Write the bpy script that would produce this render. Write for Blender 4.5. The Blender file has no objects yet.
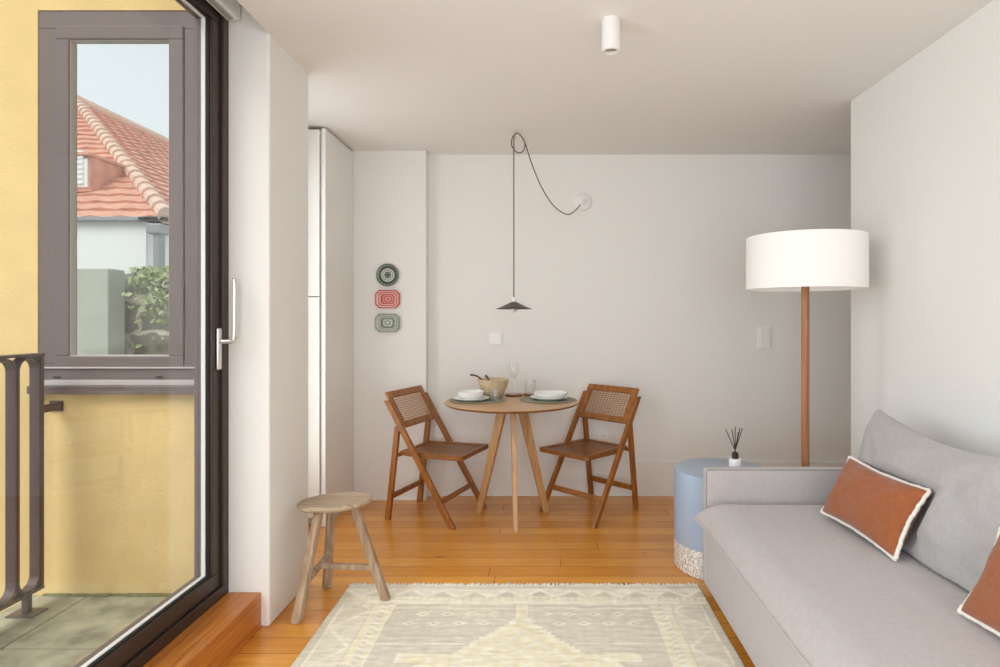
import bpy, bmesh, math, random
from mathutils import Vector, Matrix, noise

random.seed(7)
SC = bpy.context.scene
COL = SC.collection
PI = math.pi

# ------------------------------------------------------------------ helpers
def link(name, bm, mats, parent=None, smooth=False, shift=None):
    me = bpy.data.meshes.new(name)
    bmesh.ops.recalc_face_normals(bm, faces=bm.faces)
    if shift is not None:
        bmesh.ops.translate(bm, vec=-Vector(shift), verts=bm.verts)
    bm.to_mesh(me); bm.free()
    if not isinstance(mats, (list, tuple)): mats = [mats]
    for m in mats: me.materials.append(m)
    if smooth:
        for p in me.polygons: p.use_smooth = True
    o = bpy.data.objects.new(name, me)
    COL.objects.link(o)
    if parent is not None: o.parent = parent
    return o

def smooth_by_angle(o, deg=35):
    me = o.data
    for p in me.polygons: p.use_smooth = True
    bm = bmesh.new(); bm.from_mesh(me)
    lim = math.radians(deg)
    for e in bm.edges:
        if len(e.link_faces) == 2 and e.calc_face_angle(0) > lim: e.smooth = False
    bm.to_mesh(me); bm.free()
    return o

def tag(o, label=None, cat=None, group=None, kind=None):
    if label: o['label'] = label
    if cat: o['category'] = cat
    if group: o['group'] = group
    if kind: o['kind'] = kind
    return o

def thing(name, loc, label, cat, rz=0, group=None):
    o = bpy.data.objects.new(name, None); COL.objects.link(o)
    o.empty_display_size = .1
    o.location = loc; o.rotation_euler = (0, 0, rz)
    return tag(o, label, cat, group)

def structure(name, bm, mat, parent=None, smooth=False):
    o = link(name, bm, mat, parent, smooth)
    if parent is None: o['kind'] = 'structure'
    return o

def N(): return bmesh.new()

def box(bm, x0, x1, y0, y1, z0, z1, bev=0, seg=2, mi=0):
    t = bmesh.new()
    vs = [t.verts.new(p) for p in ((x0,y0,z0),(x1,y0,z0),(x1,y1,z0),(x0,y1,z0),(x0,y0,z1),(x1,y0,z1),(x1,y1,z1),(x0,y1,z1))]
    for f in ((0,3,2,1),(4,5,6,7),(0,1,5,4),(1,2,6,5),(2,3,7,6),(3,0,4,7)): t.faces.new([vs[i] for i in f])
    if bev: bmesh.ops.bevel(t, geom=t.edges[:], offset=bev, segments=seg, profile=.5, affect='EDGES')
    for f in t.faces: f.material_index = mi
    merge(bm, t)
    return bm

def merge(bm, t, mat=None):
    if mat is not None: bmesh.ops.transform(t, matrix=mat, verts=t.verts)
    me = bpy.data.meshes.new('tmp'); t.to_mesh(me); t.free()
    bm.from_mesh(me); bpy.data.meshes.remove(me)

def bar(bm, p, q, w, d, up=(0,0,1), w1=None, d1=None, bev=0):
    """box-section bar from p to q; w along side axis, d along the other; optional taper to w1,d1 at q"""
    p = Vector(p); q = Vector(q); z = (q-p).normalized()
    x = Vector(up).cross(z)
    if x.length < 1e-5: x = Vector((1,0,0)).cross(z)
    x.normalize(); y = z.cross(x)
    w1 = w if w1 is None else w1; d1 = d if d1 is None else d1
    t = bmesh.new(); vs = []
    for c, a, b in ((p,w/2,d/2),(q,w1/2,d1/2)):
        for sx, sy in ((-1,-1),(1,-1),(1,1),(-1,1)): vs.append(t.verts.new(c + x*a*sx + y*b*sy))
    for f in ((3,2,1,0),(4,5,6,7),(0,1,5,4),(1,2,6,5),(2,3,7,6),(3,0,4,7)): t.faces.new([vs[i] for i in f])
    if bev: bmesh.ops.bevel(t, geom=t.edges[:], offset=bev, segments=2, profile=.5, affect='EDGES')
    merge(bm, t)
    return bm

def cut_floor_bar(bm, p, q, w, d, up, **k):
    """bar whose ends are cut level (horizontal) at p.z and q.z: w along 'up x dir' (horizontal), d horizontal along the run"""
    p = Vector(p); q = Vector(q)
    side = Vector(up).normalized(); run = side.cross(Vector((0,0,1))).normalized()
    w1 = k.get('w1', w); d1 = k.get('d1', d); bev = k.get('bev', 0)
    t = bmesh.new(); vs = []
    for c, a, b in ((p,w/2,d/2),(q,w1/2,d1/2)):
        for sx, sy in ((-1,-1),(1,-1),(1,1),(-1,1)): vs.append(t.verts.new(c + side*a*sx + run*b*sy))
    for f in ((3,2,1,0),(4,5,6,7),(0,1,5,4),(1,2,6,5),(2,3,7,6),(3,0,4,7)): t.faces.new([vs[i] for i in f])
    bmesh.ops.recalc_face_normals(t, faces=t.faces)
    if bev: bmesh.ops.bevel(t, geom=t.edges[:], offset=bev, segments=2, profile=.5, affect='EDGES')
    merge(bm, t)
    return bm

def lathe(bm, prof, n=40, c=(0,0,0), sx=1, sy=1):
    c = Vector(c); rings = []
    for r, z in prof:
        if r < 1e-6: rings.append([bm.verts.new(c + Vector((0,0,z)))])
        else: rings.append([bm.verts.new(c + Vector((r*sx*math.cos(2*PI*i/n), r*sy*math.sin(2*PI*i/n), z))) for i in range(n)])
    for a, b in zip(rings, rings[1:]):
        for i in range(n):
            j = (i+1) % n
            if len(a) == 1 and len(b) == 1: continue
            if len(a) == 1: bm.faces.new((a[0], b[i], b[j]))
            elif len(b) == 1: bm.faces.new((a[i], a[j], b[0]))
            else: bm.faces.new((a[i], a[j], b[j], b[i]))
    return bm

def tube(bm, pts, r, n=8, closed=False, sub=1):
    pts = [Vector(p) for p in pts]
    if sub > 1: pts = catmull(pts, sub, closed)
    m = len(pts); rings = []
    prev = None
    for i, p in enumerate(pts):
        if closed: d = pts[(i+1) % m] - pts[i-1]
        else: d = pts[min(i+1, m-1)] - pts[max(i-1, 0)]
        d.normalize()
        if prev is None:
            a = Vector((0,0,1)) if abs(d.z) < .9 else Vector((1,0,0))
            x = a.cross(d).normalized()
        else:
            x = (prev - d*prev.dot(d)).normalized()
        prev = x; y = d.cross(x)
        rr = r(i/(m-1)) if callable(r) else r
        rings.append([bm.verts.new(p + (x*math.cos(2*PI*k/n) + y*math.sin(2*PI*k/n))*rr) for k in range(n)])
    for i in range(m if closed else m-1):
        a, b = rings[i], rings[(i+1) % m]
        for k in range(n): bm.faces.new((a[k], a[(k+1) % n], b[(k+1) % n], b[k]))
    if not closed:
        bm.faces.new(rings[0][::-1]); bm.faces.new(rings[-1])
    return bm

def catmull(pts, sub, closed=False):
    out = []; m = len(pts)
    g = (lambda i: pts[i % m]) if closed else (lambda i: pts[max(0, min(m-1, i))])
    for i in range(m if closed else m-1):
        p0, p1, p2, p3 = g(i-1), g(i), g(i+1), g(i+2)
        for s in range(sub):
            t = s/sub
            out.append(.5*((2*p1) + (p2-p0)*t + (2*p0-5*p1+4*p2-p3)*t*t + (3*p1-p0-3*p2+p3)*t**3))
    if not closed: out.append(pts[-1])
    return out

def prism(bm, pts2, axis, a0, a1, bev=0):
    """extrude a 2-D outline: axis 'x' (pts=y,z), 'y' (pts=x,z), 'z' (pts=x,y)"""
    def v(p, a): return {'x':(a,p[0],p[1]),'y':(p[0],a,p[1]),'z':(p[0],p[1],a)}[axis]
    t = bmesh.new()
    A = [t.verts.new(v(p,a0)) for p in pts2]; B = [t.verts.new(v(p,a1)) for p in pts2]
    n = len(pts2)
    t.faces.new(A[::-1]); t.faces.new(B)
    for i in range(n): t.faces.new((A[i],A[(i+1)%n],B[(i+1)%n],B[i]))
    if bev: bmesh.ops.bevel(t, geom=t.edges[:], offset=bev, segments=2, affect='EDGES')
    merge(bm, t)
    return bm

def nz(p, s=1.0): return noise.noise(Vector(p)*s)

# ------------------------------------------------------------------ materials
def mat(name, col, rough=.5, metal=0, spec=.5, bump=0, bscale=50, var=0, vscale=8, coat=0, sheen=0):
    m = bpy.data.materials.new(name); m.use_nodes = True
    nt = m.node_tree; b = nt.nodes['Principled BSDF']
    b.inputs['Base Color'].default_value = (*col, 1)
    b.inputs['Roughness'].default_value = rough
    b.inputs['Metallic'].default_value = metal
    b.inputs['Specular IOR Level'].default_value = spec
    b.inputs['Coat Weight'].default_value = coat
    b.inputs['Sheen Weight'].default_value = sheen
    tc = nt.nodes.new('ShaderNodeTexCoord')
    if var:
        n = nt.nodes.new('ShaderNodeTexNoise'); n.inputs['Scale'].default_value = vscale; n.inputs['Detail'].default_value = 5
        nt.links.new(tc.outputs['Object'], n.inputs['Vector'])
        r = nt.nodes.new('ShaderNodeValToRGB')
        r.color_ramp.elements[0].position = .3; r.color_ramp.elements[1].position = .7
        r.color_ramp.elements[0].color = (*[c*(1-var) for c in col], 1)
        r.color_ramp.elements[1].color = (*[min(1, c*(1+var)) for c in col], 1)
        nt.links.new(n.outputs['Fac'], r.inputs['Fac']); nt.links.new(r.outputs['Color'], b.inputs['Base Color'])
    if bump:
        n = nt.nodes.new('ShaderNodeTexNoise'); n.inputs['Scale'].default_value = bscale; n.inputs['Detail'].default_value = 4
        nt.links.new(tc.outputs['Object'], n.inputs['Vector'])
        k = nt.nodes.new('ShaderNodeBump'); k.inputs['Strength'].default_value = bump; k.inputs['Distance'].default_value = .01
        nt.links.new(n.outputs['Fac'], k.inputs['Height']); nt.links.new(k.outputs['Normal'], b.inputs['Normal'])
    return m

def wood(name, c1, c2, stretch=(30,30,3), rough=.4, bump=.1, coat=0):
    m = bpy.data.materials.new(name); m.use_nodes = True
    nt = m.node_tree; b = nt.nodes['Principled BSDF']
    tc = nt.nodes.new('ShaderNodeTexCoord'); mp = nt.nodes.new('ShaderNodeMapping')
    mp.inputs['Scale'].default_value = stretch
    nt.links.new(tc.outputs['Object'], mp.inputs['Vector'])
    n = nt.nodes.new('ShaderNodeTexNoise'); n.inputs['Scale'].default_value = 1.4; n.inputs['Detail'].default_value = 6; n.inputs['Distortion'].default_value = .6
    nt.links.new(mp.outputs['Vector'], n.inputs['Vector'])
    r = nt.nodes.new('ShaderNodeValToRGB')
    r.color_ramp.elements[0].position = .32; r.color_ramp.elements[1].position = .68
    r.color_ramp.elements[0].color = (*c1, 1); r.color_ramp.elements[1].color = (*c2, 1)
    nt.links.new(n.outputs['Fac'], r.inputs['Fac']); nt.links.new(r.outputs['Color'], b.inputs['Base Color'])
    b.inputs['Roughness'].default_value = rough; b.inputs['Coat Weight'].default_value = coat
    k = nt.nodes.new('ShaderNodeBump'); k.inputs['Strength'].default_value = bump; k.inputs['Distance'].default_value = .003
    nt.links.new(n.outputs['Fac'], k.inputs['Height']); nt.links.new(k.outputs['Normal'], b.inputs['Normal'])
    return m

def fabric(name, col, var=.05, weave=900, bump=.25):
    m = mat(name, col, rough=.95, spec=.1, var=var, vscale=60, sheen=.25)
    nt = m.node_tree; b = nt.nodes['Principled BSDF']
    tc = nt.nodes['Texture Coordinate']
    hs = []
    for sc_ in ((weave, weave*.15, weave*.15), (weave*.15, weave, weave)):
        mp = nt.nodes.new('ShaderNodeMapping'); mp.inputs['Scale'].default_value = sc_
        nt.links.new(tc.outputs['Object'], mp.inputs['Vector'])
        n = nt.nodes.new('ShaderNodeTexNoise'); n.inputs['Scale'].default_value = .35; n.inputs['Detail'].default_value = 2
        nt.links.new(mp.outputs['Vector'], n.inputs['Vector']); hs.append(n)
    a = nt.nodes.new('ShaderNodeMath'); a.operation = 'ADD'
    nt.links.new(hs[0].outputs['Fac'], a.inputs[0]); nt.links.new(hs[1].outputs['Fac'], a.inputs[1])
    k = nt.nodes.new('ShaderNodeBump'); k.inputs['Strength'].default_value = bump; k.inputs['Distance'].default_value = .003
    nt.links.new(a.outputs[0], k.inputs['Height']); nt.links.new(k.outputs['Normal'], b.inputs['Normal'])
    return m

def glass(name, tint=(1,1,1), ior=1.45, rough=0.0, body=0.0):
    m = bpy.data.materials.new(name); m.use_nodes = True
    nt = m.node_tree; nt.nodes.clear()
    out = nt.nodes.new('ShaderNodeOutputMaterial')
    tr = nt.nodes.new('ShaderNodeBsdfTransparent'); tr.inputs['Color'].default_value = (*tint, 1)
    gl = nt.nodes.new('ShaderNodeBsdfGlossy'); gl.inputs['Roughness'].default_value = rough
    lw = nt.nodes.new('ShaderNodeLayerWeight'); lw.inputs['Blend'].default_value = .5
    pw = nt.nodes.new('ShaderNodeMath'); pw.operation = 'POWER'; pw.inputs[1].default_value = 5
    nt.links.new(lw.outputs['Facing'], pw.inputs[0])
    f0 = ((ior-1)/(ior+1))**2
    fr = nt.nodes.new('ShaderNodeMath'); fr.operation = 'MULTIPLY_ADD'; fr.inputs[1].default_value = 1-f0; fr.inputs[2].default_value = f0
    nt.links.new(pw.outputs[0], fr.inputs[0])
    mx = nt.nodes.new('ShaderNodeMixShader')
    nt.links.new(fr.outputs[0], mx.inputs[0]); nt.links.new(tr.outputs[0], mx.inputs[1]); nt.links.new(gl.outputs[0], mx.inputs[2])
    last = mx
    if body:
        df = nt.nodes.new('ShaderNodeBsdfDiffuse'); df.inputs['Color'].default_value = (.9,.9,.9,1)
        m2 = nt.nodes.new('ShaderNodeMixShader'); m2.inputs[0].default_value = body
        nt.links.new(mx.outputs[0], m2.inputs[1]); nt.links.new(df.outputs[0], m2.inputs[2]); last = m2
    nt.links.new(last.outputs[0], out.inputs['Surface'])
    return m

def floor_material():
    m = bpy.data.materials.new('pine_floorboards'); m.use_nodes = True
    nt = m.node_tree; b = nt.nodes['Principled BSDF']; L = nt.links
    tc = nt.nodes.new('ShaderNodeTexCoord')
    br = nt.nodes.new('ShaderNodeTexBrick'); br.offset = 0
    sx = nt.nodes.new('ShaderNodeSeparateXYZ'); L.new(tc.outputs['Object'], sx.inputs[0])
    dv = nt.nodes.new('ShaderNodeMath'); dv.operation = 'DIVIDE'; dv.inputs[1].default_value = .118; L.new(sx.outputs['Y'], dv.inputs[0])
    fl = nt.nodes.new('ShaderNodeMath'); fl.operation = 'FLOOR'; L.new(dv.outputs[0], fl.inputs[0])
    wn = nt.nodes.new('ShaderNodeTexWhiteNoise'); wn.noise_dimensions = '1D'; L.new(fl.outputs[0], wn.inputs['W'])
    ma = nt.nodes.new('ShaderNodeMath'); ma.operation = 'MULTIPLY_ADD'; ma.inputs[1].default_value = 9; L.new(wn.outputs['Value'], ma.inputs[0]); L.new(sx.outputs['X'], ma.inputs[2])
    cb = nt.nodes.new('ShaderNodeCombineXYZ'); L.new(ma.outputs[0], cb.inputs['X']); L.new(sx.outputs['Y'], cb.inputs['Y'])
    br.inputs['Scale'].default_value = 1; br.inputs['Brick Width'].default_value = 2.3; br.inputs['Row Height'].default_value = .118
    br.inputs['Mortar Size'].default_value = .0016; br.inputs['Mortar Smooth'].default_value = .1; br.inputs['Bias'].default_value = 0
    br.inputs['Color1'].default_value = (.66,.265,.034,1); br.inputs['Color2'].default_value = (.82,.385,.066,1)
    br.inputs['Mortar'].default_value = (.22,.08,.015,1)
    L.new(cb.outputs[0], br.inputs['Vector'])
    mp = nt.nodes.new('ShaderNodeMapping'); mp.inputs['Scale'].default_value = (1.0, 17, 1)
    L.new(cb.outputs[0], mp.inputs['Vector'])
    n = nt.nodes.new('ShaderNodeTexNoise'); n.inputs['Scale'].default_value = 2.2; n.inputs['Detail'].default_value = 7; n.inputs['Distortion'].default_value = .9
    L.new(mp.outputs['Vector'], n.inputs['Vector'])
    r = nt.nodes.new('ShaderNodeValToRGB'); r.color_ramp.elements[0].position = .28; r.color_ramp.elements[1].position = .72
    r.color_ramp.elements[0].color = (.74,.64,.52,1); r.color_ramp.elements[1].color = (1.0,1.0,1.0,1)
    L.new(n.outputs['Fac'], r.inputs['Fac'])
    mx = nt.nodes.new('ShaderNodeMixRGB'); mx.blend_type = 'MULTIPLY'; mx.inputs[0].default_value = .8
    L.new(br.outputs['Color'], mx.inputs[1]); L.new(r.outputs['Color'], mx.inputs[2])
    # knots
    mk = nt.nodes.new('ShaderNodeMapping'); mk.inputs['Scale'].default_value = (2.2, 5.2, 1)
    L.new(tc.outputs['Object'], mk.inputs['Vector'])
    vo = nt.nodes.new('ShaderNodeTexVoronoi'); vo.inputs['Scale'].default_value = 1.0
    L.new(mk.outputs['Vector'], vo.inputs['Vector'])
    kr = nt.nodes.new('ShaderNodeValToRGB'); kr.color_ramp.elements[0].position = .035; kr.color_ramp.elements[1].position = .085
    kr.color_ramp.elements[0].color = (.22,.12,.06,1); kr.color_ramp.elements[1].color = (1,1,1,1)
    L.new(vo.outputs['Distance'], kr.inputs['Fac'])
    m3 = nt.nodes.new('ShaderNodeMixRGB'); m3.blend_type = 'MULTIPLY'; m3.inputs[0].default_value = .75
    L.new(mx.outputs[0], m3.inputs[1]); L.new(kr.outputs['Color'], m3.inputs[2])
    L.new(m3.outputs[0], b.inputs['Base Color'])
    b.inputs['Roughness'].default_value = .27; b.inputs['Coat Weight'].default_value = .25; b.inputs['Coat Roughness'].default_value = .2
    k = nt.nodes.new('ShaderNodeBump'); k.inputs['Strength'].default_value = .25; k.inputs['Distance'].default_value = .002
    iv = nt.nodes.new('ShaderNodeMath'); iv.operation = 'SUBTRACT'; iv.inputs[0].default_value = 1
    L.new(br.outputs['Fac'], iv.inputs[1]); L.new(iv.outputs[0], k.inputs['Height']); L.new(k.outputs['Normal'], b.inputs['Normal'])
    return m

def vcol_material(name, rough=.95, bump=.5, bscale=350):
    m = mat(name, (1,1,1), rough=rough, spec=.1, bump=bump, bscale=bscale)
    nt = m.node_tree
    a = nt.nodes.new('ShaderNodeVertexColor'); a.layer_name = 'pattern'
    nt.links.new(a.outputs['Color'], nt.nodes['Principled BSDF'].inputs['Base Color'])
    return m

_gl = {}
def glaze(c):
    if c not in _gl: _gl[c] = mat('plate_glaze', c, rough=.3, var=.12, vscale=160)
    return _gl[c]

M = {}
M['wall'] = mat('white_wall_paint', (.815,.815,.795), rough=.75, spec=.25, bump=.04, bscale=220)
M['ceil'] = mat('ceiling_paint', (.82,.81,.80), rough=.9, spec=.1)
M['gloss_white'] = mat('white_lacquer', (.82,.82,.80), rough=.35, spec=.4)
M['gap'] = mat('shadow_gap', (.12,.11,.10), rough=.9)
M['floor'] = floor_material()
M['step'] = wood('step_pine', (.36,.105,.015), (.60,.225,.04), (40,2,40), rough=.35, coat=.2)
M['stucco'] = mat('yellow_stucco', (.82,.605,.29), rough=.95, spec=.1, bump=.35, bscale=90, var=.05, vscale=5)
M['door'] = mat('dark_brown_aluminium', (.038,.024,.018), rough=.38, spec=.4)
M['gasket'] = mat('silver_glazing_bead', (.86,.86,.86), rough=.35)
M['rubber'] = mat('black_rubber', (.012,.012,.012), rough=.7)
M['winframe'] = mat('taupe_window_frame', (.175,.135,.13), rough=.42, spec=.4)
M['winframe_light'] = mat('pale_aluminium_edge', (.55,.50,.48), rough=.35, spec=.5)
M['iron'] = mat('brown_painted_iron', (.12,.080,.077), rough=.4, spec=.5, var=.08, vscale=30)
M['chrome'] = mat('brushed_nickel', (.74,.72,.70), rough=.28, metal=.85)
M['stone'] = mat('balcony_stone', (.40,.385,.28), rough=.9, bump=.5, bscale=40, var=.38, vscale=9)
M['moss'] = mat('moss_green_grime', (.20,.21,.09), rough=1, var=.3, vscale=40)
M['pane'] = glass('window_pane_glass', (.97,.985,.98))
M['oak'] = wood('light_oak', (.44,.245,.105), (.60,.37,.17), (34,34,3), rough=.38)
M['oak_top'] = wood('oak_table_top', (.47,.26,.11), (.62,.38,.18), (3,34,34), rough=.32)
M['oak_edge'] = wood('oak_dark_edge', (.20,.085,.03), (.30,.14,.05), (20,20,20), rough=.4)
M['chairwood'] = wood('reddish_teak', (.205,.066,.010), (.385,.148,.027), (34,34,3), rough=.36)
M['chairseat'] = wood('teak_seat', (.175,.060,.011), (.32,.12,.024), (4,40,40), rough=.4)
M['cane'] = mat('woven_cane', (.42,.21,.09), rough=.6, var=.15, vscale=90)
M['oldwood'] = wood('weathered_elm', (.27,.175,.105), (.50,.375,.26), (30,30,3), rough=.8, bump=.5)
M['oldwood_top'] = wood('weathered_elm_seat', (.33,.23,.145), (.53,.41,.295), (4,45,45), rough=.8, bump=.5)
M['sofa'] = fabric('grey_linen', (.50,.463,.462), var=.05)
M['sofa_back'] = fabric('grey_linen_back', (.435,.42,.42), var=.06)
M['seam'] = fabric('grey_linen_seam', (.30,.28,.275), var=.05)
M['rust'] = fabric('rust_linen', (.335,.112,.045), var=.10)
M['cream'] = fabric('cream_cotton', (.86,.82,.74), var=.05)
M['shade'] = mat('white_lampshade_fabric', (.93,.92,.90), rough=.9, spec=.1, bump=.1, bscale=400)
M['pole'] = wood('walnut_pole', (.29,.11,.045), (.42,.185,.08), (60,60,2), rough=.35)
M['blackmetal'] = mat('black_metal', (.02,.02,.02), rough=.5)
M['bluelac'] = mat('pale_blue_lacquer', (.36,.44,.555), rough=.33, spec=.5)
M['ceramic'] = mat('white_ceramic', (.86,.87,.86), rough=.2, spec=.5)
M['reed'] = mat('dark_reeds', (.035,.028,.025), rough=.8)
M['plastic'] = mat('white_plastic', (.86,.86,.85), rough=.3)
M['darkshade'] = mat('grey_brown_shade_metal', (.085,.07,.055), rough=.35, metal=.4)
M['cordgrey'] = mat('brown_textile_cord', (.13,.10,.08), rough=.85)
M['bulb'] = mat('frosted_bulb', (.9,.88,.84), rough=.3)
M['mat_green'] = mat('green_woven_mat', (.31,.325,.25), rough=.95, bump=.5, bscale=250, var=.3, vscale=160)
M['saladbowl'] = mat('beige_speckled_ceramic', (.62,.49,.32), rough=.35, var=.12, vscale=35)
M['darkwood'] = wood('dark_wood', (.09,.035,.02), (.16,.07,.035), (20,20,20), rough=.5)
M['coaster'] = wood('red_brown_coaster', (.16,.045,.018), (.24,.08,.03), (6,40,40), rough=.4)
M['drink'] = glass('drinking_glass', (.99,.99,.99), ior=1.5, body=.10)
M['drink_thin'] = glass('thin_tumbler_glass', (.985,.985,.985), ior=1.45, body=.04)
M['rug'] = vcol_material('rug_weave')
M['fringe'] = mat('cotton_fringe', (.78,.74,.65), rough=1)
M['grey_metal'] = mat('grey_metal', (.42,.41,.40), rough=.4, metal=.3)
M['house_wall'] = mat('white_render', (.86,.86,.85), rough=.9)
M['rooftile'] = mat('terracotta_tile', (.68,.34,.235), rough=.9, var=.16, vscale=6, bump=.4, bscale=20)
M['ridge'] = mat('pale_terracotta_ridge', (.74,.52,.41), rough=.9, var=.1, vscale=8)
M['zinc'] = mat('zinc_grey', (.30,.31,.32), rough=.5, metal=.2)
M['concrete'] = mat('pale_concrete', (.48,.50,.45), rough=.95, var=.1, vscale=3)
M['leaf'] = mat('ivy_leaf', (.24,.32,.13), rough=.7, var=.35, vscale=20)
M['leaf2'] = mat('pale_ivy_leaf', (.46,.52,.30), rough=.7, var=.3, vscale=20)
M['earth'] = mat('grey_ground', (.30,.29,.26), rough=1, var=.2, vscale=2)

def terrazzo():
    m = mat('white_terrazzo', (.7,.68,.63), rough=.4)
    nt = m.node_tree; b = nt.nodes['Principled BSDF']; tc = nt.nodes['Texture Coordinate']
    v = nt.nodes.new('ShaderNodeTexVoronoi'); v.inputs['Scale'].default_value = 150
    nt.links.new(tc.outputs['Object'], v.inputs['Vector'])
    r = nt.nodes.new('ShaderNodeValToRGB'); r.color_ramp.interpolation = 'CONSTANT'
    e = r.color_ramp.elements; e[0].position = 0; e[0].color = (.42,.39,.33,1); e[1].position = .15; e[1].color = (.62,.59,.53,1)
    x = e.new(.4); x.color = (.84,.82,.78,1); x = e.new(.8); x.color = (.5,.46,.40,1)
    s = nt.nodes.new('ShaderNodeSeparateColor'); nt.links.new(v.outputs['Color'], s.inputs[0])
    nt.links.new(s.outputs[0], r.inputs['Fac']); nt.links.new(r.outputs['Color'], b.inputs['Base Color'])
    return m
M['terrazzo'] = terrazzo()

def stonewall():
    m = mat('rough_granite_masonry', (.3,.28,.24), rough=1)
    nt = m.node_tree; b = nt.nodes['Principled BSDF']; tc = nt.nodes['Texture Coordinate']; L = nt.links
    mp = nt.nodes.new('ShaderNodeMapping'); mp.inputs['Scale'].default_value = (1,1,1.5); L.new(tc.outputs['Object'], mp.inputs[0])
    n0 = nt.nodes.new('ShaderNodeTexNoise'); n0.inputs['Scale'].default_value = 4; L.new(mp.outputs[0], n0.inputs['Vector'])
    ad = nt.nodes.new('ShaderNodeMixRGB'); ad.blend_type = 'LINEAR_LIGHT'; ad.inputs[0].default_value = .18
    L.new(mp.outputs[0], ad.inputs[1]); L.new(n0.outputs['Color'], ad.inputs[2])
    v = nt.nodes.new('ShaderNodeTexVoronoi'); v.feature = 'DISTANCE_TO_EDGE'; v.inputs['Scale'].default_value = 2.3
    L.new(ad.outputs[0], v.inputs['Vector'])
    r = nt.nodes.new('ShaderNodeValToRGB'); e = r.color_ramp.elements
    e[0].position = .03; e[0].color = (.74,.71,.62,1); e[1].position = .10; e[1].color = (.25,.235,.195,1)
    L.new(v.outputs['Distance'], r.inputs['Fac'])
    n = nt.nodes.new('ShaderNodeTexNoise'); n.inputs['Scale'].default_value = 14; n.inputs['Detail'].default_value = 6; L.new(tc.outputs['Object'], n.inputs['Vector'])
    mx = nt.nodes.new('ShaderNodeMixRGB'); mx.blend_type = 'OVERLAY'; mx.inputs[0].default_value = .75
    L.new(r.outputs['Color'], mx.inputs[1]); L.new(n.outputs['Fac'], mx.inputs[2]); L.new(mx.outputs[0], b.inputs['Base Color'])
    k = nt.nodes.new('ShaderNodeBump'); k.inputs['Strength'].default_value = .8; k.inputs['Distance'].default_value = .05
    L.new(v.outputs['Distance'], k.inputs['Height']); L.new(k.outputs['Normal'], b.inputs['Normal'])
    return m
M['stonewall'] = stonewall()

# ------------------------------------------------------------------ camera
cam = bpy.data.cameras.new('camera'); co = bpy.data.objects.new('camera', cam); COL.objects.link(co)
co.location = (0, 0, 1.29); co.rotation_euler = (PI/2, 0, 0)
cam.sensor_width = 36; cam.lens = 22.1; cam.shift_x = -.045; cam.shift_y = -.0155; cam.clip_start = .02
SC.camera = co

# ------------------------------------------------------------------ room shell
H = 2.475; YB = 4.45; YR = -1.7; XR = 1.671; XL = -1.15; XD = -1.317
structure('floor', box(N(), -1.62, 2.7, YR, YB+.1, -.1, 0), M['floor'])
structure('ceiling', box(box(N(), XL, 2.7, YR, YB+.1, H, H+.12), -1.62, XL, 2.96, YB+.1, H, H+.12), M['ceil'])
structure('ceiling_pocket', box(N(), -1.45, 2.7, YR, 2.96, H+.30, H+.36), M['ceil'])
bm = N(); box(bm, -1.62, 2.7, YB, YB+.12, 0, H); structure('wall_back', bm, M['wall'])
bm = N(); box(bm, -1.60, -.843, 4.35, YB, 0, H, 0); structure('wall_back_pier', bm, M['wall'])
bm = N(); box(bm, XR, XR+.14, YR, 3.353, 0, H); structure('wall_right', bm, M['wall'])
bm = N(); box(bm, 2.6, 2.7, 3.0, YB, 0, H); box(bm, XR+.14, 2.7, 2.9, 3.0, 0, H); structure('wall_passage', bm, M['wall'])
# left: short wall between balcony door and cabinet, outer edge beaded
bm = N(); box(bm, -1.40, XL, 2.56, 2.992, 0, H+.3, .010); structure('wall_left', bm, M['wall'])
bm = N(); box(bm, -1.62, -1.52, 3.66, 4.45, 0, H); box(bm, -1.62, -1.52, 2.90, 3.0, 0, H); box(bm, -1.62, -1.52, 3.0, 3.66, 0, .3); box(bm, -1.62, -1.52, 3.0, 3.66, 2.3, H); structure('wall_left_nook', bm, M['wall'])
bm = N(); box(bm, -1.52, -1.40, 2.90, 2.992, 0, H); structure('wall_left_return', bm, M['wall'])
# wall over the balcony door + unseen rear wall, wide opening added for the fill lamp
bm = N(); box(bm, -1.42, XD, YR, 2.56, 2.60, H+.3); structure('wall_left_lintel', bm, M['wall'])
bm = N()
box(bm, -1.42, -1.0, YR-.12, YR, 0, H+.3); box(bm, 1.4, XR+.14, YR-.12, YR, 0, H+.3)
box(bm, -1.0, 1.4, YR-.12, YR, 0, .35); box(bm, -1.0, 1.4, YR-.12, YR, 2.35, H+.3)
structure('wall_rear', bm, M['wall'])
# tall flat skirting of the back wall with a small top groove
bm = N(); box(bm, -.843, 2.6, YB-.012, YB, 0, .253, .003); structure('baseboard_back', bm, M['wall'])
bm = N(); box(bm, -1.36, -.846, 4.341, 4.35, 0, .012); structure('baseboard_pier', bm, M['wall'])
# wooden step up to the balcony door
bm = N(); box(bm, -1.40, -1.182, YR, 2.56, 0, .148, .004); structure('trim_1', bm, M['step'])

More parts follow.
